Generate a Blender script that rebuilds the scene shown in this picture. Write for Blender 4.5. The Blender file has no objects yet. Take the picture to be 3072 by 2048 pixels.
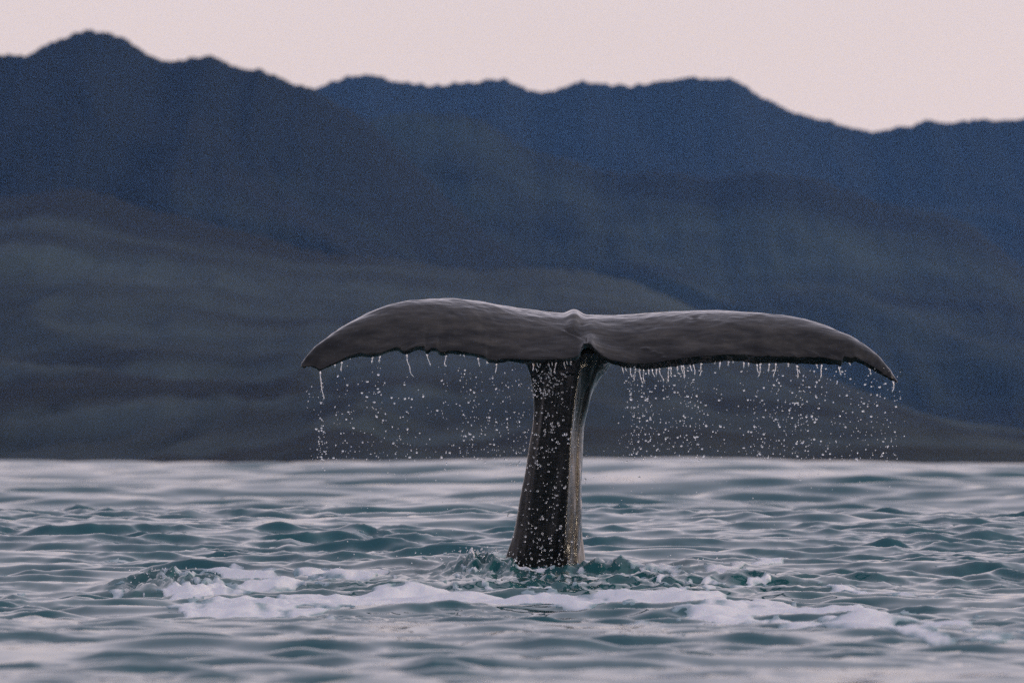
import bpy, bmesh, math, random
import numpy as np
from mathutils import Vector

scene = bpy.context.scene
R = math.radians
rng = np.random.default_rng(7)
random.seed(7)

# ---------------------------------------------------------------- camera
CAM_D, CAM_H, FPX, HOR = 60.0, 0.755, 25600.0, 1378.0     # metres to the whale, eye height, focal length and horizon row in photo pixels
cam_data = bpy.data.cameras.new('camera')
cam = bpy.data.objects.new('camera', cam_data)
scene.collection.objects.link(cam)
cam.location = (0, -CAM_D, CAM_H)
cam.rotation_euler = (R(90) + math.atan((HOR - 1024) / FPX), 0, 0)
cam_data.lens = 300
cam_data.sensor_width = 36
cam_data.clip_start = 1
cam_data.clip_end = 60000
cam_data.dof.use_dof = True
cam_data.dof.focus_distance = 59.6
cam_data.dof.aperture_fstop = 6.3
scene.camera = cam

# ---------------------------------------------------------------- sky and light (dusk, thin high cloud)
SUN_EL, SUN_AZ = R(11), R(84)          # azimuth from +Y towards +X
world = bpy.data.worlds.new('World')
scene.world = world
world.use_nodes = True
wn, wl = world.node_tree.nodes, world.node_tree.links
wn.clear()
sky = wn.new('ShaderNodeTexSky')
sky.sky_type = 'NISHITA'
sky.sun_disc = False
sky.sun_elevation = SUN_EL
sky.sun_rotation = SUN_AZ
sky.air_density = 1.2
sky.dust_density = 2.0
sky.ozone_density = 2.0
tc = wn.new('ShaderNodeTexCoord')
mp = wn.new('ShaderNodeMapping'); mp.inputs['Scale'].default_value = (1.6, 1.6, 5.0)
cl = wn.new('ShaderNodeTexNoise'); cl.inputs['Scale'].default_value = 1.7; cl.inputs['Detail'].default_value = 5
wl.new(tc.outputs['Generated'], mp.inputs['Vector']); wl.new(mp.outputs['Vector'], cl.inputs['Vector'])
ramp = wn.new('ShaderNodeMapRange')
ramp.inputs['From Min'].default_value = 0.3; ramp.inputs['From Max'].default_value = 0.7
ramp.inputs['To Min'].default_value = 0.74; ramp.inputs['To Max'].default_value = 0.86
wl.new(cl.outputs['Fac'], ramp.inputs['Value'])
# the lit veil thins out towards the darker, bluer zenith, as it does at dusk
sep = wn.new('ShaderNodeSeparateXYZ'); wl.new(tc.outputs['Generated'], sep.inputs['Vector'])
zen = wn.new('ShaderNodeMapRange'); zen.interpolation_type = 'SMOOTHSTEP'
zen.inputs['From Min'].default_value = 0.03; zen.inputs['From Max'].default_value = 0.75
zen.inputs['To Min'].default_value = 1.0; zen.inputs['To Max'].default_value = 0.45
wl.new(sep.outputs['Z'], zen.inputs['Value'])
fade = wn.new('ShaderNodeMath'); fade.operation = 'MULTIPLY'
wl.new(ramp.outputs['Result'], fade.inputs[0]); wl.new(zen.outputs['Result'], fade.inputs[1])
mix = wn.new('ShaderNodeMix'); mix.data_type = 'RGBA'
wl.new(fade.outputs['Value'], mix.inputs['Factor'])
wl.new(sky.outputs['Color'], mix.inputs['A'])
mix.inputs['B'].default_value = (9.2, 8.2, 9.6, 1)          # the thin pink-grey cloud veil
bg = wn.new('ShaderNodeBackground'); bg.inputs['Strength'].default_value = 0.1
wo = wn.new('ShaderNodeOutputWorld')
wl.new(mix.outputs['Result'], bg.inputs['Color']); wl.new(bg.outputs['Background'], wo.inputs['Surface'])

sun_data = bpy.data.lights.new('sun', 'SUN')
sun_data.energy = 1.1
sun_data.angle = R(12)
sun_data.color = (1.0, 0.86, 0.72)
sun = bpy.data.objects.new('sun', sun_data)
scene.collection.objects.link(sun)
to_sun = Vector((math.sin(SUN_AZ) * math.cos(SUN_EL), math.cos(SUN_AZ) * math.cos(SUN_EL), math.sin(SUN_EL)))
sun.rotation_euler = to_sun.to_track_quat('Z', 'Y').to_euler()
sun.location = to_sun * 50

scene.view_settings.view_transform = 'Standard'
scene.view_settings.look = 'None'
scene.view_settings.exposure = 0.0
scene.view_settings.gamma = 1.0
scene.view_settings.use_curve_mapping = False
scene.render.engine = 'CYCLES'
scene.cycles.max_bounces = 10
scene.cycles.volume_bounces = 1
scene.cycles.use_denoising = False

# ---------------------------------------------------------------- helpers
def tag(o, label=None, cat=None, group=None, kind=None):
    if label: o['label'] = label
    if cat: o['category'] = cat
    if group: o['group'] = group
    if kind: o['kind'] = kind
    return o

def mesh_np(name, V, F, mat, smooth=True):
    me = bpy.data.meshes.new(name)
    V = np.asarray(V, np.float32); F = np.asarray(F, np.int32)
    n = F.shape[1]
    me.vertices.add(len(V)); me.vertices.foreach_set('co', V.ravel())
    me.loops.add(F.size); me.loops.foreach_set('vertex_index', F.ravel())
    me.polygons.add(len(F)); me.polygons.foreach_set('loop_start', np.arange(0, F.size, n, dtype=np.int32))
    me.update(calc_edges=True)
    if smooth: me.polygons.foreach_set('use_smooth', np.ones(len(F), bool))
    if mat: me.materials.append(mat)
    return me

def obj(name, me):
    o = bpy.data.objects.new(name, me)
    scene.collection.objects.link(o)
    return o

def grid_faces(nr, nc):
    i = np.arange(nr - 1)[:, None] * nc + np.arange(nc - 1)[None, :]
    i = i.ravel()
    return np.stack([i, i + 1, i + nc + 1, i + nc], 1)

PERM = np.random.default_rng(3).permutation(256).astype(np.int32)
ANG = np.random.default_rng(4).random(256) * 2 * np.pi
GX, GY = np.cos(ANG).astype(np.float32), np.sin(ANG).astype(np.float32)
def perlin(x, y, seed=0):
    x = np.asarray(x, np.float32); y = np.asarray(y, np.float32)
    xi = np.floor(x).astype(np.int32); yi = np.floor(y).astype(np.int32)
    fx = x - xi; fy = y - yi
    def g(ix, iy, dx, dy):
        h = PERM[(PERM[(ix + seed * 31) & 255] + iy + seed * 17) & 255]
        return GX[h] * dx + GY[h] * dy
    u = fx * fx * fx * (fx * (fx * 6 - 15) + 10); v = fy * fy * fy * (fy * (fy * 6 - 15) + 10)
    a = g(xi, yi, fx, fy); b = g(xi + 1, yi, fx - 1, fy)
    c = g(xi, yi + 1, fx, fy - 1); d = g(xi + 1, yi + 1, fx - 1, fy - 1)
    return ((a + (b - a) * u) * (1 - v) + (c + (d - c) * u) * v) * 1.5
def fbm(x, y, oct=4, seed=0, ridged=False):
    s = 0; a = 1.0; f = 1.0; t = 0
    for k in range(oct):
        n = perlin(x * f, y * f, seed + k)
        s = s + a * ((1 - np.abs(n) * 2) if ridged else n); t += a
        a *= 0.5; f *= 2.03
    return s / t
def sstep(a, b, x):
    t = np.clip((x - a) / (b - a), 0, 1)
    return t * t * (3 - 2 * t)
def spline(xk, yk):
    xk = np.array(xk, float); yk = np.array(yk, float)
    h = np.diff(xk); dl = np.diff(yk) / h
    m = np.zeros_like(xk); m[0] = dl[0]; m[-1] = dl[-1]
    for i in range(1, len(xk) - 1):
        m[i] = 0 if dl[i - 1] * dl[i] <= 0 else 2 * dl[i - 1] * dl[i] / (dl[i - 1] + dl[i])
    def f(x):
        x = np.clip(np.asarray(x, float), xk[0], xk[-1])
        i = np.clip(np.searchsorted(xk, x) - 1, 0, len(xk) - 2)
        t = (x - xk[i]) / h[i]
        return ((2*t**3 - 3*t**2 + 1) * yk[i] + (t**3 - 2*t**2 + t) * h[i] * m[i]
                + (-2*t**3 + 3*t**2) * yk[i+1] + (t**3 - t**2) * h[i] * m[i+1])
    return f

def new_mat(name):
    m = bpy.data.materials.new(name); m.use_nodes = True
    nt = m.node_tree
    return m, nt.nodes, nt.links, nt.nodes['Principled BSDF']

def px_x(px, y):  return (px - 1536) / FPX * (CAM_D + y)
def px_z(py, y):  return CAM_H - (py - HOR) / FPX * (CAM_D + y)

# ---------------------------------------------------------------- materials
def water_material():
    m, n, l, p = new_mat('sea_water')
    at = n.new('ShaderNodeAttribute'); at.attribute_name = 'aeration'
    mx = n.new('ShaderNodeMix'); mx.data_type = 'RGBA'
    mx.inputs['A'].default_value = (0.020, 0.110, 0.130, 1)
    mx.inputs['B'].default_value = (0.028, 0.118, 0.124, 1)
    l.new(at.outputs['Fac'], mx.inputs['Factor'])
    l.new(mx.outputs['Result'], p.inputs['Base Color'])
    p.inputs['Roughness'].default_value = 0.03
    p.inputs['IOR'].default_value = 1.333
    g = n.new('ShaderNodeNewGeometry')
    t = n.new('ShaderNodeTexNoise'); t.inputs['Scale'].default_value = 9; t.inputs['Detail'].default_value = 3
    l.new(g.outputs['Position'], t.inputs['Vector'])
    b = n.new('ShaderNodeBump'); b.inputs['Strength'].default_value = 0.12; b.inputs['Distance'].default_value = 0.006
    l.new(t.outputs['Fac'], b.inputs['Height']); l.new(b.outputs['Normal'], p.inputs['Normal'])
    return m
def foam_material():
    m, n, l, p = new_mat('foam')
    g = n.new('ShaderNodeNewGeometry')
    t = n.new('ShaderNodeTexNoise'); t.inputs['Scale'].default_value = 30; t.inputs['Detail'].default_value = 4
    l.new(g.outputs['Position'], t.inputs['Vector'])
    at = n.new('ShaderNodeAttribute'); at.attribute_name = 'thin'
    mx = n.new('ShaderNodeMix'); mx.data_type = 'RGBA'
    mx.inputs['A'].default_value = (0.90, 0.91, 0.94, 1); mx.inputs['B'].default_value = (0.25, 0.38, 0.42, 1)
    l.new(at.outputs['Fac'], mx.inputs['Factor']); l.new(mx.outputs['Result'], p.inputs['Base Color'])
    p.inputs['Roughness'].default_value = 0.6
    p.inputs['Subsurface Weight'].default_value = 0.15
    p.inputs['Subsurface Radius'].default_value = (0.01, 0.015, 0.02)
    b = n.new('ShaderNodeBump'); b.inputs['Strength'].default_value = 0.4; b.inputs['Distance'].default_value = 0.01
    l.new(t.outputs['Fac'], b.inputs['Height']); l.new(b.outputs['Normal'], p.inputs['Normal'])
    return m
def drop_material():
    m, n, l, p = new_mat('falling_water')
    p.inputs['Base Color'].default_value = (1, 1, 1, 1)
    p.inputs['Transmission Weight'].default_value = 0.9
    p.inputs['Roughness'].default_value = 0.05
    p.inputs['IOR'].default_value = 1.333
    return m
def skin_material():
    m, n, l, p = new_mat('whale_skin')
    tc = n.new('ShaderNodeTexCoord')
    mp1 = n.new('ShaderNodeMapping'); mp1.inputs['Scale'].default_value = (1.6, 4, 4)
    t1 = n.new('ShaderNodeTexNoise'); t1.inputs['Scale'].default_value = 3; t1.inputs['Detail'].default_value = 7; t1.inputs['Roughness'].default_value = 0.6
    l.new(tc.outputs['Object'], mp1.inputs['Vector']); l.new(mp1.outputs['Vector'], t1.inputs['Vector'])
    r = n.new('ShaderNodeValToRGB')
    r.color_ramp.elements[0].position = 0.3; r.color_ramp.elements[0].color = (0.004, 0.0045, 0.005, 1)
    r.color_ramp.elements[1].position = 0.75; r.color_ramp.elements[1].color = (0.024, 0.022, 0.019, 1)
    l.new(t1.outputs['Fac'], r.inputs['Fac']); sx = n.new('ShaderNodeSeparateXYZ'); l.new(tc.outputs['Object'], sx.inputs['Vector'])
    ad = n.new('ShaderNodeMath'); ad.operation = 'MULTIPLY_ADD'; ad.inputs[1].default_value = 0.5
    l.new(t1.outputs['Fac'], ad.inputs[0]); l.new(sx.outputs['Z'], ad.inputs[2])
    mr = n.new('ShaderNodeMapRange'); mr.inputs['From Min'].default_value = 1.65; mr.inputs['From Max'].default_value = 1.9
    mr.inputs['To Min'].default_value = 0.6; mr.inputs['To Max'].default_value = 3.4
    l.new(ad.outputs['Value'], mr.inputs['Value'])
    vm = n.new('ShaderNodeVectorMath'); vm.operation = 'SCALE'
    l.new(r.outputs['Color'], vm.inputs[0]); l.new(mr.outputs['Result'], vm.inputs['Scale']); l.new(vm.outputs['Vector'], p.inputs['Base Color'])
    p.inputs['IOR'].default_value = 1.40
    p.inputs['Specular IOR Level'].default_value = 0.22
    p.inputs['Coat Weight'].default_value = 1.0
    p.inputs['Coat Roughness'].default_value = 0.08
    p.inputs['Coat IOR'].default_value = 1.32
    rr = n.new('ShaderNodeMapRange'); rr.inputs['To Min'].default_value = 0.25; rr.inputs['To Max'].default_value = 0.45
    l.new(t1.outputs['Fac'], rr.inputs['Value']); l.new(rr.outputs['Result'], p.inputs['Roughness'])
    mp2 = n.new('ShaderNodeMapping'); mp2.inputs['Scale'].default_value = (9, 30, 34); mp2.inputs['Rotation'].default_value = (0, 0.12, 0)
    t2 = n.new('ShaderNodeTexNoise'); t2.inputs['Scale'].default_value = 1; t2.inputs['Detail'].default_value = 5
    l.new(tc.outputs['Object'], mp2.inputs['Vector']); l.new(mp2.outputs['Vector'], t2.inputs['Vector'])
    b1 = n.new('ShaderNodeBump'); b1.inputs['Strength'].default_value = 0.7; b1.inputs['Distance'].default_value = 0.010
    l.new(t2.outputs['Fac'], b1.inputs['Height'])
    b2 = n.new('ShaderNodeBump'); b2.inputs['Strength'].default_value = 0.25; b2.inputs['Distance'].default_value = 0.03
    l.new(t1.outputs['Fac'], b2.inputs['Height']); l.new(b1.outputs['Normal'], b2.inputs['Normal'])
    l.new(b2.outputs['Normal'], p.inputs['Normal'])
    return m
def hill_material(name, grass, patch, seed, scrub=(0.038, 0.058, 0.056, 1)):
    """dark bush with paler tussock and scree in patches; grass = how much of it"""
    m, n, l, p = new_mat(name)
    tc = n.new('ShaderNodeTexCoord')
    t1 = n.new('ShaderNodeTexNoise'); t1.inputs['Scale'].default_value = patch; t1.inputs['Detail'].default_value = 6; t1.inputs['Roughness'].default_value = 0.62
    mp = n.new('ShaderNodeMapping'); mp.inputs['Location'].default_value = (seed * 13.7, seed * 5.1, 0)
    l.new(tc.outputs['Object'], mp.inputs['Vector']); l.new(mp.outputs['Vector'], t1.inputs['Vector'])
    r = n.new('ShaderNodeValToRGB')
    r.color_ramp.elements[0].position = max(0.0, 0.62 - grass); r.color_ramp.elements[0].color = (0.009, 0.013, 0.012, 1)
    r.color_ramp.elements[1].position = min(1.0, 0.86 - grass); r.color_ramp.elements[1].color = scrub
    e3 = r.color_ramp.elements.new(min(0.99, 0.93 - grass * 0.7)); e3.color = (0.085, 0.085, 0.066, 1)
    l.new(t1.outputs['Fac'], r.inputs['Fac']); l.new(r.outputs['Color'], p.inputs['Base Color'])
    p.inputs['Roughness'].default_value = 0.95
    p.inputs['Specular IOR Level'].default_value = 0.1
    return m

# ---------------------------------------------------------------- the sea
BASE = spline([-80, 10, 25, 30, 38, 44, 49, 53.5, 57, 60, 63, 68, 76, 84, 100, 130, 170, 230, 300, 390, 460, 600, 1000, 13000],
              [0, 0, 0.02, -0.03, -0.11, -0.10, -0.22, -0.165, -0.11, -0.035, 0.0, 0.10, 0.24, 0.14, -0.10, -0.20, -0.10, 0.10, 0.22, 0.28, 0.26, 0.05, 0, 0])
def base_z(x, d):
    w = sstep(62, 76, d) + sstep(46, 38, d)
    wob = perlin(x * 0.22, d * 0.03, 11) * np.where(d < 60, 1.2, 2.6) + 0.3 * x * sstep(64, 80, d)
    far = sstep(100, 160, d)
    wob = wob + far * (perlin(x * 0.05, d * 0.012, 12) * 40)
    return BASE(d + wob * w) + far * perlin(x * 0.055 + 2, d * 0.008, 14) * 0.16 * sstep(900, 450, d) + far * 0.24 * np.exp(-((x - 6) / 9) ** 2) * sstep(900, 450, d)

# wave components: (wavelength, heading, rms slope share)
WAVES = []
for lo, hi, n, slope, spread in ((4.0, 12.0, 14, 0.12, 0.7), (2.2, 6.0, 12, 0.034, 0.75), (0.55, 2.0, 40, 0.125, 0.8), (0.22, 0.65, 46, 0.17, 0.85)):
    for k in range(n):
        lam = lo * (hi / lo) ** ((k + rng.random()) / n)
        th = -math.pi / 2 + (rng.normal() * spread * 0.6 if spread < 5 else rng.uniform(-1.45, 1.45))
        kk = 2 * math.pi / lam
        WAVES.append((lam, kk * math.cos(th), kk * math.sin(th), slope * math.sqrt(2 / n) / kk, rng.random() * 6.283, 3 if lo > 3 else 0 if lo > 2 else 1 if lo > 0.5 else 2))

def row_step(d):
    return np.interp(d, [10, 25, 40, 46, 72, 80, 130, 250, 500, 1000], [0.3, 0.09, 0.06, 0.045, 0.05, 0.09, 0.14, 0.5, 1.3, 12])

STOCK_X = 0.245
def splash_env(x, d):
    """churned water round the tail stock and the broken crest beside it"""
    e1 = np.exp(-(((x - STOCK_X) / 1.05) ** 2 + ((d - 58.6) / 1.9) ** 2))
    e2 = np.exp(-(((x + 2.25) / 0.42) ** 2 + ((d - 56.2) / 0.9) ** 2))
    e3 = 0.75 * np.exp(-(((x - 1.2) / 1.2) ** 2 + ((d - 57.6) / 1.4) ** 2)) + 0.6 * np.exp(-(((x + 1.2) / 1.1) ** 2 + ((d - 57.2) / 1.3) ** 2))
    return np.clip(e1 + e2 + e3, 0, 1)

def water(x, d):
    x = np.asarray(x, np.float32); d = np.asarray(d, np.float32)
    z = base_z(x, d).astype(np.float32)
    dx = np.zeros_like(z); dy = np.zeros_like(z)
    st = row_step(d).astype(np.float32)
    patch = np.clip(0.9 + 1.1 * fbm(x * 0.40 + 3, d * 0.2, 2, 21) + 1.1 * fbm(x * 1.5, d * 0.5, 2, 23), 0.22, 2.2).astype(np.float32)
    mid = np.clip(0.95 + 1.0 * fbm(x * 0.25 + 7, d * 0.12, 2, 25), 0.3, 1.8).astype(np.float32)
    calm = 1 - 0.35 * np.exp(-(((x - 0.2) / 3.2) ** 2 + ((d - 57.5) / 4.5) ** 2))
    y = d - CAM_D
    farr = (0.10 + 0.90 * sstep(72, 130, d)).astype(np.float32)
    nearr = (0.5 + 0.5 * sstep(43, 52, d)).astype(np.float32)
    for lam, kx, ky, a, ph, cls in WAVES:
        amp = a * sstep(2.5, 5.0, lam / st)
        if cls == 2: amp = amp * patch * calm
        elif cls == 3: amp = amp * farr
        elif cls == 1: amp = amp * mid * calm * nearr
        else: amp = amp * calm * nearr
        arg = kx * x + ky * y + ph
        s, c = np.sin(arg), np.cos(arg)
        z += amp * s
        k = math.hypot(kx, ky); q = 0.6
        dx += q * amp * c * (kx / k); dy += q * amp * c * (ky / k)
    zone = (d > 24) & (d < 120)                                 # short crested wind ripples
    if zone.any():
        xz, dz = x[zone], d[zone]
        rip = fbm(xz * 2.4 + 0.5 * perlin(xz * 0.7, dz * 0.5, 48), dz * 1.25, 4, 45, True) - 0.35
        z[zone] += 0.027 * rip * patch[zone] * calm[zone] * sstep(118, 85, dz) * (0.45 + 0.55 * sstep(42, 52, dz))
    e = splash_env(x, d).astype(np.float32)
    near = (d > 50) & (d < 66)
    if near.any():
        xn, dn, en = x[near], d[near], e[near]
        chop = fbm(xn * 2.6, dn * 1.3, 2, 31, True) * 0.028 + fbm(xn * 8, dn * 3.2, 4, 35, True) * 0.034 + fbm(xn * 16, dn * 9, 2, 37) * 0.012
        hump = 0.13 * np.exp(-(((xn + 0.22) / 0.22) ** 2 + ((dn - 59.3) / 0.5) ** 2)) + 0.05 * np.exp(-(((xn - 0.72) / 0.25) ** 2 + ((dn - 59.4) / 0.4) ** 2))
        hump += 0.10 * np.exp(-(((xn + 2.28) / 0.30) ** 2 + ((dn - 56.6) / 0.5) ** 2))
        ring = 0.05 * sstep(-1.2, -0.5, xn) * np.exp(-((np.hypot((xn - 0.15) / 1.0, (dn - 58) / 2.4) - 1.40) / 0.20) ** 2) * sstep(57, 60, dn)
        col = np.exp(-(((xn - STOCK_X) / 0.55) ** 2 + ((dn - 59.7) / 0.7) ** 2))
        z[near] += 0.05 * col * (fbm(xn * 5, dn * 4, 3, 44, True) - 0.45) + en * chop + hump * (0.30 + 1.1 * np.clip(fbm(xn * 7, dn * 4, 3, 38, True), 0, 1)) + ring
    # the low breaking face under the foam line
    return x + dx, y + dy, z, e

def build_sea(mat):
    rows = [-70, -40, -15, -4, 3, 7]
    d = 10.0
    while d < 1000:
        rows.append(d); d += float(row_step(d))
    while d < 14000:
        rows.append(d); d *= 1.12
    rows = np.array(rows)
    inner = np.linspace(-1, 1, 331) * 0.076
    o = 0.076 * 1.0 + np.cumsum(0.0005 * 1.18 ** np.arange(1, 42)) 
    cols = np.concatenate([-o[::-1], inner, o])
    wid = np.maximum(np.abs(rows), 22.0)
    X = cols[None, :] * wid[:, None]
    D = np.repeat(rows[:, None], len(cols), 1)
    wx, wy, wz, e = water(X.ravel(), D.ravel())
    me = mesh_np('sea', np.stack([wx, wy, wz], 1), grid_faces(len(rows), len(cols)), mat)
    a = me.attributes.new('aeration', 'FLOAT', 'POINT')
    xr, dr = X.ravel(), D.ravel()
    aer = np.clip(e + 0.8 * np.exp(-(((xr - 0.3) / 3.0) ** 2 + ((dr - 55.5) / 4.0) ** 2)), 0, 1)
    a.data.foreach_set('value', aer.astype(np.float32))
    return tag(obj('sea', me), 'rippled teal sea reflecting pink dusk sky', kind='structure')

# ---------------------------------------------------------------- foam on the water
_dd = np.linspace(40, 75, 3000)
def on_water(px, py):
    """the spot of the swell that a photo pixel looks at"""
    x = (px - 1536) / FPX * _dd
    p = HOR - FPX * (BASE(_dd) - CAM_H) / _dd
    i = np.argmax(p <= py)
    return x[i], _dd[i]

FOAM = [  # (pixel path, width in metres, strength)
    ([(690, 1822), (800, 1812), (950, 1800), (1080, 1795), (1180, 1790), (1300, 1791), (1420, 1799), (1540, 1806), (1640, 1800), (1720, 1822)], 0.70, 1.32),
    ([(560, 1792), (680, 1776), (760, 1770), (850, 1764)], 0.40, 1.0),
    ([(640, 1846), (760, 1842), (880, 1832), (1000, 1822), (1120, 1812)], 0.8, 1.05),
    ([(1640, 1800), (1730, 1826), (1850, 1818), (1960, 1806), (2080, 1812), (2200, 1822), (2330, 1836), (2460, 1850), (2620, 1868), (2760, 1884)], 0.72, 1.22),
    ([(2150, 1850), (2330, 1872), (2500, 1890), (2700, 1905), (2860, 1922)], 0.9, 0.9),
    ([(2120, 1770), (2250, 1760), (2400, 1762), (2560, 1772), (2690, 1786), (2820, 1810)], 0.40, 0.68),
    ([(670, 1724), (760, 1738), (860, 1742), (980, 1732), (1090, 1740)], 0.55, 0.82),
    ([(2170, 1735), (2230, 1712), (2260, 1698), (2310, 1692)], 0.28, 0.85),
    ([(500, 1745), (560, 1765), (640, 1780), (700, 1770)], 0.5, 0.72),
    ([(1515, 1716), (1590, 1726), (1660, 1728), (1720, 1722), (1770, 1712)], 0.22, 0.62),
    ([(1375, 1700), (1420, 1690), (1470, 1686), (1510, 1704)], 0.30, 0.72),
    ([(1800, 1716), (1850, 1712), (1950, 1728), (2060, 1740)], 0.35, 0.45),
]
MOUNDS = [(1150, 1786, .030, .11), (1195, 1782, .035, .10), (1245, 1780, .050, .11), (1290, 1785, .035, .10), (1400, 1792, .030, .16), (1630, 1797, .045, .075), (1850, 1808, .028, .15),
          (2020, 1803, .042, .10), (2075, 1808, .030, .12), (840, 1768, .028, .10), (1010, 1738, .03, .09), (930, 1730, .025, .12)]
def mounds(x, d):
    h = 0
    for px, py, a, r in MOUNDS:
        cx, cd = on_water(px, py)
        h = h + a * np.exp(-(((x - cx) / r) ** 2 + ((d - cd) / (r * 3)) ** 2))
    return h
def foam_mask(x, d):
    m = np.full(x.shape, -1.0)
    wx = x + 0.22 * fbm(x * 1.7, d * 1.0, 3, 51); wd = d + 0.5 * fbm(x * 1.4 + 9, d * 0.9, 3, 55)
    for path, w, s in FOAM:
        pts = [on_water(*p) for p in path]
        best = np.full(x.shape, 1e9)
        for (ax, ad), (bx, bd) in zip(pts[:-1], pts[1:]):
            vx, vd = bx - ax, bd - ad
            t = np.clip(((wx - ax) * vx + (wd - ad) * vd * 0.3) / (vx * vx + vd * vd * 0.3 + 1e-9), 0, 1)
            best = np.minimum(best, ((wx - ax - t * vx) / 0.30) ** 2 + ((wd - ad - t * vd)) ** 2)
        m = np.maximum(m, s * 1.35 * np.exp(-best / (2 * w * w)) - 0.55)
    lace = fbm(x * 4.2, d * 1.8, 5, 61)
    holes = fbm(x * 1.25 + 5, d * 0.6, 3, 67)
    m = m + 1.05 * lace + 1.0 * holes - 0.22
    m = m - 0.7 * np.exp(-(((x - 1.82) / 0.14) ** 2 + ((d - 55) / 1.3) ** 2)) + mounds(x, d) * 5
    e = splash_env(x, d) + 0.35 * np.exp(-(((x - 0.3) / 2.6) ** 2 + ((d - 56.5) / 2.2) ** 2))
    fleck = fbm(x * 9.5, d * 4.0, 4, 91) * 1.25 + 0.5 * fbm(x * 2.2, d * 1.1, 2, 95) - 0.74 + 0.42 * np.clip(e, 0, 1)
    return np.maximum(m, np.where(e > 0.06, fleck, -1))

def build_foam(mat):
    xs = np.arange(-3.6, 4.6, 0.022); ds = np.arange(37, 62.5, 0.035)
    X, D = np.meshgrid(xs, ds)
    m = foam_mask(X.ravel(), D.ravel())
    x, y, z, e = water(X.ravel(), D.ravel())
    lump = 0.7 + 0.55 * np.abs(fbm(X.ravel() * 2.6, D.ravel() * 1.6, 3, 71))
    h = np.clip(m, -0.3, 0.55)
    ridge = np.exp(-((D.ravel() - 53.9) / 1.3) ** 2)
    z = z + np.where(h > 0, 0.003 + (0.020 + 0.035 * ridge) * np.clip(h, 0, 1) * lump, h * 0.35)
    z = z + mounds(X.ravel(), D.ravel()) * (h > 0)
    z = z + 0.008 * fbm(X.ravel() * 14, D.ravel() * 9, 2, 75) * (h > 0)
    F = grid_faces(len(ds), len(xs))
    keep = (m[F] > -0.06).any(1)
    F = F[keep]
    used = np.unique(F); remap = np.full(len(x), -1); remap[used] = np.arange(len(used))
    me = mesh_np('sea_foam', np.stack([x, y, z], 1)[used], remap[F], mat)
    a = me.attributes.new('thin', 'FLOAT', 'POINT')
    a.data.foreach_set('value', (1 - sstep(0.0, 0.30, m[used])).astype(np.float32))
    return tag(obj('sea_foam', me), 'white foam streaks lying on the churned water round the tail', 'foam', kind='stuff')

# ---------------------------------------------------------------- the whale's tail
TOP = [(902, 1096), (904, 1090), (918, 1067), (943, 1038), (990, 1004), (1041, 972), (1105, 939), (1169, 914), (1233, 902), (1296, 896), (1360, 896),
       (1424, 902), (1488, 912), (1573, 928), (1637, 936), (1690, 940), (1708, 935), (1722, 931), (1739, 936), (1758, 944), (1800, 946), (1834, 947), (1901, 943),
       (1990, 936), (2102, 932), (2191, 933), (2280, 939), (2347, 946), (2414, 957), (2481, 977), (2548, 1006), (2593, 1033), (2637, 1068), (2673, 1108), (2688, 1132), (2694, 1150)]
BOT = [(902, 1097), (909, 1106), (931, 1101), (948, 1106), (958, 1119), (977, 1110), (1003, 1097), (1024, 1087), (1050, 1076), (1084, 1067), (1105, 1072), (1139, 1070),
       (1165, 1061), (1190, 1052), (1213, 1066), (1233, 1059), (1254, 1051), (1272, 1052), (1279, 1066), (1286, 1061), (1294, 1053), (1311, 1053), (1318, 1065), (1335, 1068),
       (1345, 1061), (1381, 1064), (1424, 1072), (1456, 1079), (1462, 1089), (1488, 1092), (1530, 1087), (1573, 1089), (1658, 1089), (1717, 1085), (1736, 1078), (1743, 1064),
       (1748, 1042), (1760, 1038), (1773, 1042), (1785, 1060), (1807, 1078), (1834, 1092), (1879, 1103), (1937, 1109), (1990, 1104), (2048, 1097), (2102, 1091), (2169, 1085),
       (2236, 1088), (2267, 1094), (2280, 1091), (2325, 1091), (2378, 1092), (2392, 1099), (2402, 1094), (2481, 1096), (2512, 1102), (2525, 1105), (2531, 1086), (2557, 1093), (2562, 1085), (2615, 1110), (2660, 1137), (2685, 1150), (2694, 1151)]
TOP = np.array(TOP, float); BOT = np.array(BOT, float)
_f = np.arange(880, 2720.0)
def _smooth(a, s):
    k = np.exp(-0.5 * (np.arange(-4 * s, 4 * s + 1) / s) ** 2); k /= k.sum()
    return np.convolve(np.pad(a, len(k) // 2, mode='edge'), k, 'valid')
_top = _smooth(np.interp(_f, TOP[:, 0], TOP[:, 1]), 5)
_bot = _smooth(np.interp(_f, BOT[:, 0], BOT[:, 1]), 2)
_bot = np.maximum(_bot, _top + 1)
_bots = np.maximum(_smooth(_bot, 22), _top + 1)
X_C = px_x(1740, -0.3)
XL_TIP, XR_TIP = px_x(902.5, -0.6), px_x(2693.5, -0.6)
def y_te(u):   return -0.74 + 0.14 * np.abs(u) ** 2 - 0.03 * np.exp(-((np.abs(u) - 0.12) / 0.1) ** 2)
def y_le(u):   return 0.14 - 0.70 * np.abs(u) ** 1.8
def te_point(x):
    """lowest line of the trailing edge at x, in metres"""
    u = np.where(x < X_C, (x - X_C) / (X_C - XL_TIP), (x - X_C) / (XR_TIP - X_C))
    y = y_te(u) + 0.05
    return y, px_z(np.interp(1536 + FPX * x / (CAM_D + y), _f, _bot), y)

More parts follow.
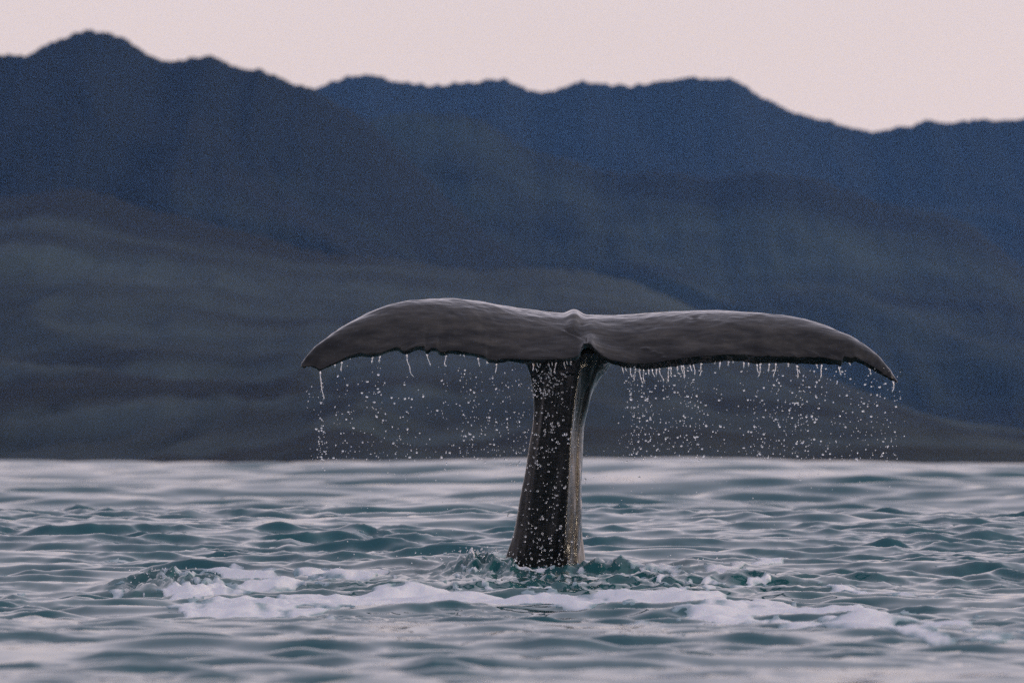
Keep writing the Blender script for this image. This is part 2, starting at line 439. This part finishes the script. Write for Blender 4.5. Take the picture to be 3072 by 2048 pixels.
def fluke_shell():
    xs = np.linspace(XL_TIP + 0.001, XR_TIP - 0.001, 1000)
    u = np.where(xs < X_C, (xs - X_C) / (X_C - XL_TIP), (xs - X_C) / (XR_TIP - X_C))
    yt, yl = y_te(u), y_le(u)
    tip = np.clip(np.minimum(xs - XL_TIP, XR_TIP - xs) / 0.5, 0, 1)
    zt = px_z(np.interp(1536 + FPX * xs / (CAM_D + yl), _f, _top), yl)
    zb = px_z(np.interp(1536 + FPX * xs / (CAM_D + yt + 0.05), _f, _bot), yt + 0.05)
    zs = px_z(np.interp(1536 + FPX * xs / (CAM_D + yt + 0.05), _f, _bots), yt + 0.05)
    zs = zb + (zs - zb) * np.clip(tip * 3, 0, 1); tooth = zb - zs; zb = zs
    span = np.maximum(zt - zb, 0.004)
    te = np.minimum((0.026 + 0.030 * sstep(0.02, 0.35, u) ) * (0.35 + 0.65 * tip), span * 0.45)
    tm = (0.05 + 0.15 * (1 - np.abs(u)) ** 0.8) * np.sqrt(np.clip(tip, 0.01, 1))
    nose = np.minimum(tm * 0.5, 0.07) 
    rings = []
    NV = 42
    for v in np.linspace(0, 1, NV):                                   # outer face, trailing edge to crest
        f = 1 - (1 - v) ** 2.8
        sag = -0.025 * math.sin(math.pi * min(1, v / 0.3)) * (v < 0.3) * tip
        rings.append((yt + (yl - yt) * v, zb + te + (span - te) * f + sag * 0.5 + tooth * math.exp(-(v / 0.13) ** 1.5)))
    for a in np.linspace(0, math.pi, 12)[1:-1]:                       # rounded leading edge
        rings.append((yl + nose * math.sin(a) * 0.9, zt - nose * (1 - math.cos(a))))
    for v in np.linspace(1, 0, NV):                                   # inner face
        f = 1 - (1 - v) ** 2.8
        prof = (v ** 0.6) * (1.05 - 0.55 * v)
        up = zb + te + (span - te) * f
        th = te + tm * prof * 0.9
        th = np.where(v > 0.93, th * (1 - (v - 0.93) / 0.07) + 2 * nose * (v - 0.93) / 0.07, th)
        rings.append((yt + 0.05 * (1 - v) * np.minimum(1, tip + 0.2) + (yl - yt) * v, up - th + tooth * math.exp(-(v / 0.13) ** 1.5)))
    Y = np.array([r[0] for r in rings]); Z = np.array([r[1] for r in rings])      # ring x span
    nr = len(rings)
    V = np.stack([np.repeat(xs[None], nr, 0), Y, Z], 2).reshape(-1, 3)
    n = len(xs); F = []
    i = np.arange(nr)[:, None] * n + np.arange(n - 1)[None]
    j = ((np.arange(nr) + 1) % nr)[:, None] * n + np.arange(n - 1)[None]
    F = np.stack([i, i + 1, j + 1, j], 2).reshape(-1, 4)
    capL = (np.arange(nr) * n)[::-1]; capR = np.arange(nr) * n + n - 1
    return V, F, [capL.tolist(), capR.tolist()]

LEFT = [(1560, 1060), (1568, 1080), (1573, 1090), (1589, 1124), (1596, 1162), (1600, 1218), (1598, 1270), (1591, 1316), (1584, 1366), (1578, 1413), (1563, 1484), (1543, 1584), (1527, 1642), (1515, 1688), (1500, 1730), (1440, 1900), (1330, 2300)]
RIGHT = [(1862, 1060), (1843, 1080), (1831, 1094), (1806, 1129), (1778, 1183), (1757, 1244), (1750, 1275), (1746, 1333), (1743, 1400), (1743, 1438), (1744, 1502), (1747, 1578), (1751, 1642), (1755, 1688), (1760, 1730), (1790, 1900), (1850, 2300)]
KEEL = [(1745, 1060), (1738, 1094), (1731, 1150), (1724, 1218), (1716, 1300), (1710, 1400), (1704, 1502), (1698, 1600), (1690, 1688), (1685, 1800), (1680, 2300)]
def stock_shell():
    zs = np.linspace(-1.3, 1.50, 150)
    py = HOR - FPX * (zs - CAM_H) / CAM_D
    def row(c):
        c = np.array(c, float); return _smooth(np.interp(py, c[:, 1], c[:, 0]), 1)
    xl, xr, xk = px_x(row(LEFT), 0), px_x(row(RIGHT), 0), px_x(row(KEEL), 0)
    rings = []
    for k, z in enumerate(zs):
        L, Rr, K = xl[k], xr[k], xk[k]
        t = np.clip(z / 1.5, -1, 1)
        fr = -0.38 + 0.10 * t                                   # front ridge
        bk = 0.46 - 0.30 * t
        lean = 0.12 - 0.32 * t                                  # the tail arches over towards the trailing edge
        w = Rr - L
        P = np.array([(L, fr * 0.42), (L + 0.022 * w, fr * 0.68), (L + 0.30 * w, fr * 0.90), (L + 0.52 * (K - L) + 0.05 * w, fr * 0.93), (K - 0.02, fr),
                      (K + 0.30 * (Rr - K), fr * 0.80), (K + 0.52 * (Rr - K), fr * 0.62), (K + 0.70 * (Rr - K), fr * 0.56), (K + 0.90 * (Rr - K), fr * 0.32), (Rr, 0.02),
                      (Rr - 0.10 * w, bk * 0.6), (L + 0.5 * w, bk), (L + 0.12 * w, bk * 0.6)])
        n = len(P); pts = []
        for i in range(n):
            p0, p1, p2, p3 = P[i - 1], P[i], P[(i + 1) % n], P[(i + 2) % n]
            for s in np.linspace(0, 1, 9)[:-1]:
                pts.append(0.5 * ((2 * p1) + (-p0 + p2) * s + (2*p0 - 5*p1 + 4*p2 - p3) * s * s + (-p0 + 3*p1 - 3*p2 + p3) * s ** 3))
        pts = np.array(pts)
        side = np.where(pts[:, 1] < 0.06, sstep(K - 0.005, K + 0.35 * (Rr - K), pts[:, 0]), 0.5) * sstep(1.5, 0.9, z)
        pts[:, 1] += lean * (1 - side) + 0.08 * side
        pts[:, 0] = L + (pts[:, 0] - pts[:, 0].min()) / (np.ptp(pts[:, 0])) * w
        rings.append(np.column_stack([pts, np.full(len(pts), z)]))
    # round the top off inside the fluke
    for s in (0.9, 0.72, 0.45):
        top = rings[149].copy(); c = top.mean(0)
        top[:, :2] = c[:2] + (top[:, :2] - c[:2]) * s; top[:, 2] = 1.5 + 0.09 * (1 - s) ** 0.5 + 0.02; rings.append(top)
    n = len(rings[0]); V = np.concatenate(rings)
    nr = len(rings)
    i = np.arange(nr - 1)[:, None] * n + np.arange(n)[None]
    j = np.arange(nr - 1)[:, None] * n + (np.arange(n)[None] + 1) % n
    F = np.stack([i, j, j + n, i + n], 2).reshape(-1, 4)
    return V, F, [list(range(n))[::-1], [(nr - 1) * n + q for q in range(n)]]

def build_whale(mat):
    V1, F1, c1 = fluke_shell(); V2, F2, c2 = stock_shell()
    faces = F1.tolist() + c1 + (F2 + len(V1)).tolist() + [[q + len(V1) for q in c] for c in c2]
    me = bpy.data.meshes.new('raw'); me.from_pydata(np.concatenate([V1, V2]).tolist(), [], faces)
    bm = bmesh.new(); bm.from_mesh(me); bmesh.ops.recalc_face_normals(bm, faces=bm.faces); bm.to_mesh(me); bm.free()
    tmp = bpy.data.objects.new('raw', me); scene.collection.objects.link(tmp)
    r = tmp.modifiers.new('r', 'REMESH'); r.mode = 'VOXEL'; r.voxel_size = 0.0085
    s = tmp.modifiers.new('s', 'SMOOTH'); s.factor = 0.5; s.iterations = 3
    dg = bpy.context.evaluated_depsgraph_get()
    out = bpy.data.meshes.new_from_object(tmp.evaluated_get(dg))
    bpy.data.objects.remove(tmp); bpy.data.meshes.remove(me)
    nv = len(out.vertices)
    co = np.empty(nv * 3, np.float32); out.vertices.foreach_get('co', co); co = co.reshape(-1, 3)
    no = np.empty(nv * 3, np.float32); out.vertices.foreach_get('normal', no); no = no.reshape(-1, 3)
    px = 1536 + FPX * co[:, 0] / (CAM_D + co[:, 1]); py = HOR - FPX * (co[:, 2] - CAM_H) / (CAM_D + co[:, 1])
    outer = (no[:, 2] > 0.15) & (co[:, 2] > 1.35)
    h = np.zeros(nv, np.float32)
    def blob(cx, cy, rx, ry, a, rot=0.0):
        dx, dy = px - cx, py - cy; c, s = math.cos(rot), math.sin(rot)
        return a * np.exp(-(((dx * c + dy * s) / rx) ** 2 + ((-dx * s + dy * c) / ry) ** 2))
    f = 0
    for b in ((1937, 1046, 13, 5, .022), (1962, 1057, 9, 4, .014), (1980, 1062, 9, 4, .014), (1992, 1073, 6, 4, .012), (1913, 1091, 13, 6, -.04),
              (2085, 952, 14, 4, -.02), (2085, 957, 14, 3, .012), (1722, 950, 22, 30, .03), (1741, 975, 16, 26, -.035, .3), (1716, 996, 22, 5, -.04, .45), (1708, 1003, 22, 4, .02, .42),
              (1752, 1015, 14, 26, -.05), (1508, 1070, 9, 9, .014), (1690, 1040, 30, 20, .01)):
        f = f + blob(*b)
    for cx, cy, rot in ((1130, 1052, -.5), (1200, 1040, -.4), (1240, 1040, -.3), (1280, 1035, -.2), (2330, 1075, .45), (2400, 1075, .5), (2440, 1060, .5), (2500, 1070, .5), (2260, 1070, .3), (2460, 1085, .5)):
        f = f + blob(cx, cy, 34, 5, .012, rot) + blob(cx + 4, cy + 9, 34, 5, -.010, rot)
    h += np.where(outer, f * 0.55, 0)
    # soft undulation of the skin, long grooves down the stock
    ss = (co[:, 2] < 1.5)
    und = fbm(co[:, 0] * 3.2, co[:, 1] * 6 + co[:, 2] * 3, 3, 81)
    und = und + 0.45 * fbm(co[:, 0] * 7, (co[:, 2] - co[:, 1]) * 15 + co[:, 0] * np.sign(co[:, 0] - X_C) * 5, 3, 83)
    h += np.where(co[:, 2] > 1.35, und * 0.010, 0)
    gro = fbm(co[:, 0] * 14 - co[:, 2] * 1.5, co[:, 2] * 1.1 + co[:, 1] * 3, 2, 85) * 0.020 * np.where(ss, 1, 0)
    h += gro * sstep(1.5, 1.3, co[:, 2])
    co = co + no * h[:, None]
    out.vertices.foreach_set('co', co.ravel().astype(np.float32)); out.update()
    out.polygons.foreach_set('use_smooth', np.ones(len(out.polygons), bool))
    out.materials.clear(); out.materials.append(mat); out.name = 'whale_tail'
    return tag(obj('whale_tail', out), 'raised dark grey sperm whale tail, flukes spread wide above the water', 'whale')

# ---------------------------------------------------------------- water running off the fluke
def tube(path, rad, sides=6):
    path = np.array(path); n = len(path); V = []; F = []
    for k in range(n):
        for s in range(sides):
            a = 2 * math.pi * s / sides
            V.append((path[k][0] + rad[k] * math.cos(a), path[k][1] + rad[k] * math.sin(a), path[k][2]))
    for k in range(n - 1):
        for s in range(sides):
            F.append((k * sides + s, k * sides + (s + 1) % sides, (k + 1) * sides + (s + 1) % sides, (k + 1) * sides + s))
    F.append(tuple(range(sides))[::-1]); F.append(tuple((n - 1) * sides + s for s in range(sides)))
    return V, F

STRANDS_RAGGED = [(960, 75), (1024, 30), (1050, 7), (1118, 22), (1140, 22), (1220, 62), (1281, 34), (1337, 34), (1004, 10), (1392, 10), (1435, 26), (1490, 30), (1462, 10), (1382, 8)]
STRANDS_STOCK = [(1600, 26), (1612, 18), (1645, 30), (1655, 12), (1668, 34), (1692, 22), (1700, 12), (1712, 14), (1620, 12)]
STRANDS_SMOOTH = [(1866, 24), (1876, 16), (1890, 30), (1905, 38), (1918, 44), (1930, 40), (1945, 22), (1956, 26), (1968, 24), (1978, 40), (2006, 44), (2012, 26), (2032, 20), (2044, 32), (2050, 40),
                  (2070, 24), (2080, 34), (2104, 38), (2145, 10), (2160, 24), (2186, 16), (2200, 8), (2232, 20), (2246, 14), (2270, 30), (2282, 40), (2308, 28), (2328, 42), (2366, 14), (2392, 38), (2450, 14), (2466, 40),
                  (2518, 26), (2550, 10), (2610, 22), (2683, 30)]
SINGLE = {960: 'long straight strand of water falling from the hooked ragged fluke tip', 1220: 'wavy strand of water under the widest tooth of the ragged fluke edge',
          2683: 'strand of water falling from the pale pointed fluke tip'}
def build_strand(px, length, mat, label, group):
    if px in SINGLE: label, group = SINGLE[px], None
    x = px_x(px, -0.68); y, z = te_point(np.array(x)); y, z = float(y) - 0.012, float(z) + 0.012
    L = length / FPX * CAM_D * 1.15
    n = max(5, int(L / 0.011)); path = []; rad = []
    ph = random.random() * 6; amp = random.uniform(0.002, 0.010) * min(1, L / 0.1); drift = random.uniform(-0.03, 0.05) * L
    for k in range(n):
        t = k / (n - 1)
        path.append((x + drift * t * 6 * t + amp * math.sin(ph + t * L * 70) * t, y + 0.3 * amp * math.cos(ph * 2 + t * 9), z - L * t))
        r = 0.0020 + 0.0026 * abs(math.sin(ph + k * 1.7)) ** 2 + (0.002 if k in (1, n - 2) else 0)
        rad.append(r * (1.25 - 0.5 * t) if 0 < k < n - 1 else 0.0015)
    V, F = tube(path, rad)
    V = np.array(V); org = np.array([x, y, z]); V = V - org
    me = bpy.data.meshes.new('water_strand'); me.from_pydata(V.tolist(), [], F)
    me.polygons.foreach_set('use_smooth', np.ones(len(me.polygons), bool)); me.materials.append(mat)
    o = obj('water_strand', me); o.location = org
    return tag(o, label, 'water strand', group)

def ico(sub):
    bm = bmesh.new(); bmesh.ops.create_icosphere(bm, subdivisions=sub, radius=1)
    V = np.array([v.co[:] for v in bm.verts]); F = np.array([[v.index for v in f.verts] for f in bm.faces]); bm.free()
    return V, F

def build_drops(mat):
    r = np.random.default_rng(19)
    P = []                                                      # x, y, z, radius
    def column(px, z0, z1, n, sx, big=0.0):
        for _ in range(n):
            z = z0 - (z0 - z1) * r.random() ** 0.85
            x = px_x(px, -0.68) + r.normal() * sx * (0.4 + 0.8 * (z0 - z) / 0.8)
            y, _ = te_point(np.array(np.clip(x, XL_TIP + .05, XR_TIP - .05)))
            P.append((x, float(y) + r.normal() * 0.05, z, (0.0026 + 0.0045 * r.random() ** 2.6) * (1 + big * r.random())))
    zlow = -0.02
    column(963, 1.3, 0.72, 46, 0.018, 0.3); column(970, 1.0, 0.68, 26, 0.03, 0.4); column(926, 1.36, 1.1, 9, 0.02); column(1010, 1.38, 1.0, 10, 0.015)
    for px, n in ((1028, 20), (1045, 16), (1125, 30), (1145, 22), (1218, 24), (1280, 18), (1338, 26), (1395, 48), (1435, 40), (1480, 44), (1530, 44), (1570, 34), (1100, 10), (1190, 14)):
        column(px, 1.42, 0.72, n, 0.05, 0.3)
    for px, n in ((1895, 70), (1915, 60), (1940, 46), (1970, 40), (2010, 46), (2040, 40), (2075, 56), (2105, 26), (2160, 24), (2232, 20), (2280, 48), (2330, 60), (2370, 36), (2400, 56), (2430, 40), (2466, 24), (2525, 44), (2580, 34), (2620, 36), (2650, 24), (2685, 34)):
        column(px, 1.40, 0.74, n, 0.055, 0.3)
    for _ in range(260):                                        # thin scatter lower down, in front of the water
        x = px_x(r.uniform(930, 2700), -0.68); z = 0.15 + 0.7 * r.random() ** 0.6
        P.append((x, -0.62 + r.normal() * 0.08, z, 0.0024 + 0.003 * r.random() ** 3))
    for _ in range(330):                                        # curtain in front of the stock
        t = r.random(); z = 1.40 - 1.42 * t
        px = 1650 - 34 * t + r.normal() * (34 + 22 * t)
        P.append((px_x(px, -0.68), -0.70 + r.normal() * 0.04, z, 0.0032 + 0.0055 * r.random() ** 2.2))
    for _ in range(60):
        P.append((px_x(1640 + r.normal() * 26, -0.68), -0.70 + r.normal() * 0.02, 1.38 - 0.18 * r.random(), 0.004 + 0.003 * r.random()))
    for _ in range(260):                                        # spatter thrown up round the base
        a = r.normal() * 0.62; x = STOCK_X + a
        P.append((x, -0.55 - 0.9 * r.random() + 0.1 * abs(a), -0.06 + 0.16 * r.random() ** 2 + 0.05 * math.exp(-((x + .2) / .3) ** 2), 0.0028 + 0.004 * r.random() ** 2))
    for _ in range(110):
        x = STOCK_X - 0.46 + r.normal() * 0.13
        P.append((x, -0.75 + r.normal() * 0.15, 0.06 + 0.09 * r.random(), 0.003 + 0.004 * r.random() ** 2))
    for _ in range(90):
        x = -2.25 + r.normal() * 0.2
        P.append((x, -3.4 + r.normal() * 0.25, -0.06 + 0.1 * r.random(), 0.003 + 0.004 * r.random() ** 2))
    P.append((px_x(1697, -.7), -.7, px_z(1302, -.7), 0.0125)); P.append((px_x(1545, -.7), -.7, px_z(1679, -.7), 0.012))
    P.append((px_x(1517, -.7), -.7, px_z(1377, -.7), 0.010)); P.append((px_x(1893, -.7), -.7, px_z(1197, -.7), 0.011)); P.append((px_x(1918, -.7), -.7, px_z(1431, -.7), 0.009))
    P = np.array(P)
    order = np.argsort(-P[:, 3]); P = P[order]
    V, F = ico(2)
    me = mesh_np('water_drop', V, F, mat)
    for k, (x, y, z, rad) in enumerate(P[:300]):
        o = obj('water_drop', me); o.location = (x, y, z)
        s = 1 + 0.5 * r.random(); o.scale = (rad * s ** -0.4, rad * s ** -0.4, rad * s); o.rotation_euler = (r.normal() * .6, r.normal() * .9, 0)
        px = 1536 + FPX * x / (CAM_D + y)
        if z < 0.2: lab, gr = 'bright water drop in the splash where the tail leaves the sea', 'splash drops at the waterline'
        elif 1560 < px < 1790: lab, gr = 'bright falling water drop in front of the black tail stock', 'drops falling in front of the tail stock'
        elif px < 1650: lab, gr = 'falling water drop below the fluke blade with the toothed ragged edge', 'drops below the ragged fluke blade'
        else: lab, gr = 'falling water drop below the fluke blade with the pale pointed tip', 'drops below the pale tipped fluke blade'
        tag(o, lab, 'water drop', gr)
    V1, F1 = ico(1); Q = P[300:]
    st = 1 + 0.6 * r.random(len(Q))
    sc = np.stack([Q[:, 3] * st ** -0.4, Q[:, 3] * st ** -0.4, Q[:, 3] * st], 1)
    VV = (V1[None] * sc[:, None, :] + Q[:, None, :3]).reshape(-1, 3)
    FF = (F1[None] + (np.arange(len(Q)) * len(V1))[:, None, None]).reshape(-1, 3)
    tag(obj('water_spray', mesh_np('water_spray', VV, FF, mat)), 'fine spray of tiny drops falling from the fluke', 'spray', kind='stuff')

# ---------------------------------------------------------------- the mountains (photo pixels of the ridge lines, 2352 wide)
K = 3072 / 2352
RIDGES = {
 'far': [(-2200, 330), (-1400, 210), (-400, 250), (300, 240), (600, 230), (715, 205), (760, 187), (800, 178), (855, 171), (880, 182), (920, 190), (960, 193), (1010, 197), (1045, 188), (1060, 193), (1095, 184), (1150, 179), (1185, 193), (1215, 208), (1245, 214), (1270, 209), (1310, 194), (1345, 187), (1400, 195), (1440, 195), (1490, 193), (1540, 182), (1600, 179), (1660, 178), (1690, 182), (1740, 218), (1800, 250), (1850, 268), (1910, 277), (1960, 295), (2000, 304), (2040, 295), (2090, 289), (2130, 276), (2170, 280), (2250, 276), (2300, 278), (2352, 272), (2500, 255), (2800, 300), (3600, 240), (4500, 380)],
 'left': [(-2200, 420), (-1300, 190), (-800, 250), (-500, 220), (-200, 150), (-60, 118), (0, 127), (30, 125), (60, 128), (100, 105), (150, 85), (200, 70), (225, 69), (260, 78), (300, 97), (340, 122), (370, 138), (400, 140), (440, 132), (470, 125), (500, 132), (530, 150), (560, 160), (600, 161), (630, 170), (660, 185), (715, 203), (760, 228), (800, 250), (850, 285), (900, 330), (960, 390), (1050, 480), (1200, 600), (1400, 760), (1700, 980)],
 'mid': [(300, 700), (600, 520), (740, 400), (800, 310), (850, 274), (900, 263), (980, 261), (1050, 263), (1100, 275), (1160, 305), (1230, 350), (1280, 357), (1330, 370), (1370, 390), (1420, 396), (1490, 392), (1550, 394), (1640, 415), (1680, 402), (1740, 396), (1800, 400), (1880, 412), (1950, 440), (2020, 465), (2100, 480), (2180, 496), (2240, 522), (2300, 572), (2352, 612), (2500, 690), (2800, 800), (3600, 860), (4500, 1000)],
 'foot': [(-2200, 700), (-1300, 470), (-500, 380), (-200, 420), (0, 455), (80, 448), (160, 430), (240, 445), (330, 480), (450, 505), (600, 542), (700, 575), (790, 585), (900, 592), (1000, 608), (1100, 622), (1250, 612), (1380, 628), (1480, 655), (1580, 700), (1700, 770), (1850, 850), (2050, 940), (2352, 1000), (2800, 1012), (4500, 1030)],
}
def build_ridge(key, D, depth, mat, label, spur, seed):
    pts = np.array(RIDGES[key], float)
    pxk, pyk = pts[:, 0] * K, pts[:, 1] * K
    nx, ns = 1300, 110
    X = np.linspace((pxk[0] - 1536) / FPX * D, (pxk[-1] - 1536) / FPX * D, nx)
    pxs = 1536 + FPX * X / D
    pyr = np.interp(pxs, pxk, pyk); pyr = _smooth(pyr, 2)
    zc = CAM_H + (HOR - pyr) / FPX * D
    jag = D / FPX * (perlin(pxs / 12, pxs * 0 + .5, seed) * 4.5 + perlin(pxs / 31, pxs * 0 + 3.5, seed) * 6)
    S = np.concatenate([np.linspace(0, 1, ns - 22) ** 1.15, 1 + np.linspace(0.03, 0.8, 22)])   # 0 foot .. 1 crest .. behind
    XX, SS = np.meshgrid(X, S)
    zz = np.repeat(zc[None], len(S), 0)
    front = np.where(SS <= 1, SS, 1 - (SS - 1) * 0.9)
    prof = 0.5 * front + 0.5 * front ** 2.0
    L = D * 0.013
    warp = fbm(XX / (L * 3), SS * 2.2, 3, seed + 5) * 0.9
    sp = fbm(XX / L / spur + warp + SS * 0.9, SS * 1.3 + 4, 5, seed + 9, True)
    env = np.clip(1 - SS, 0, 1) ** 1.4 * np.clip(SS * 2.2, 0, 1)
    h = np.maximum(zc.mean(), zz) 
    Z = zz * prof - np.clip(1 - sp, 0, 1.4) * env * h * 0.46
    Z = Z + fbm(XX / (L * 0.25), SS * 14, 3, seed + 15) * h * 0.012 * np.clip((1 - SS) * 8, 0, 1)
    # nothing in front of the crest may stand above the line of sight to it
    Y = D - CAM_D + (SS - 1) * depth + np.clip(1 - SS, 0, 1) * (np.sin(XX / L / 2.3 + seed) * depth * 0.12)
    Z = Z + jag[None] * np.exp(-np.abs(1 - SS) / 0.03)
    Z = Z - 6 * (1 - np.clip(SS * 10, 0, 1))
    V = np.stack([XX, Y, Z], 2).reshape(-1, 3)
    return tag(obj('mountain' if key != 'foot' else 'foothill', mesh_np(key, V, grid_faces(len(S), nx), mat)), label, kind='structure')

def build_haze():
    x0, x1, y0, y1, z0, z1 = -9000, 9000, -400, 13000, -8, 640
    V = [(x, y, z) for x in (x0, x1) for y in (y0, y1) for z in (z0, z1)]
    F = [(0, 1, 3, 2), (4, 6, 7, 5), (0, 4, 5, 1), (2, 3, 7, 6), (0, 2, 6, 4), (1, 5, 7, 3)]
    m = bpy.data.materials.new('evening_haze'); m.use_nodes = True
    n, l = m.node_tree.nodes, m.node_tree.links; n.clear()
    v = n.new('ShaderNodeVolumePrincipled')
    v.inputs['Color'].default_value = (0.14, 0.40, 1.0, 1)
    v.inputs['Absorption Color'].default_value = (1, 1, 1, 1)
    v.inputs['Density'].default_value = 3.2e-5
    v.inputs['Anisotropy'].default_value = 0.0
    o = n.new('ShaderNodeOutputMaterial'); l.new(v.outputs['Volume'], o.inputs['Volume'])
    me = bpy.data.meshes.new('haze'); me.from_pydata(V, [], F); me.materials.append(m)
    return tag(obj('haze', me), 'blue evening haze in the air before the mountains', kind='stuff')

# ---------------------------------------------------------------- build
build_sea(water_material())
build_ridge('far', 9000, 2600, hill_material('far_bush', 0.02, 0.0016, 1), 'distant blue mountain ridge with a flat shouldered summit', 5.0, 101)
build_ridge('left', 5200, 1900, hill_material('high_bush', 0.05, 0.0022, 2), 'tall dark rounded peak sloping down towards the saddle', 4.5, 121)
build_ridge('mid', 6000, 1700, hill_material('spur_tussock', 0.17, 0.003, 3), 'long middle spur with tan tussock crest below the far ridge', 4.0, 141)
build_ridge('foot', 3600, 2350, hill_material('coast_scrub_mist', 0.21, 0.004, 4, (0.050, 0.074, 0.078, 1)), 'low mist-pale coastal foothills rising from the shore', 4.5, 161)  # scrub colour made paler and more teal, standing in for mist along the shore
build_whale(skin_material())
build_foam(foam_material())
WM = drop_material()
for px, L in STRANDS_RAGGED: build_strand(px, L, WM, 'thin strand of water hanging from the toothed ragged fluke edge', 'water strands under the ragged fluke blade')
for px, L in STRANDS_STOCK: build_strand(px, L, WM, 'short strand of water dripping from the fluke in front of the black stock', 'water strands in front of the tail stock')
for px, L in STRANDS_SMOOTH: build_strand(px, L, WM, 'strand of water dripping from the edge of the pale tipped fluke blade', 'water strands under the pale tipped blade')
build_drops(WM)
build_haze()
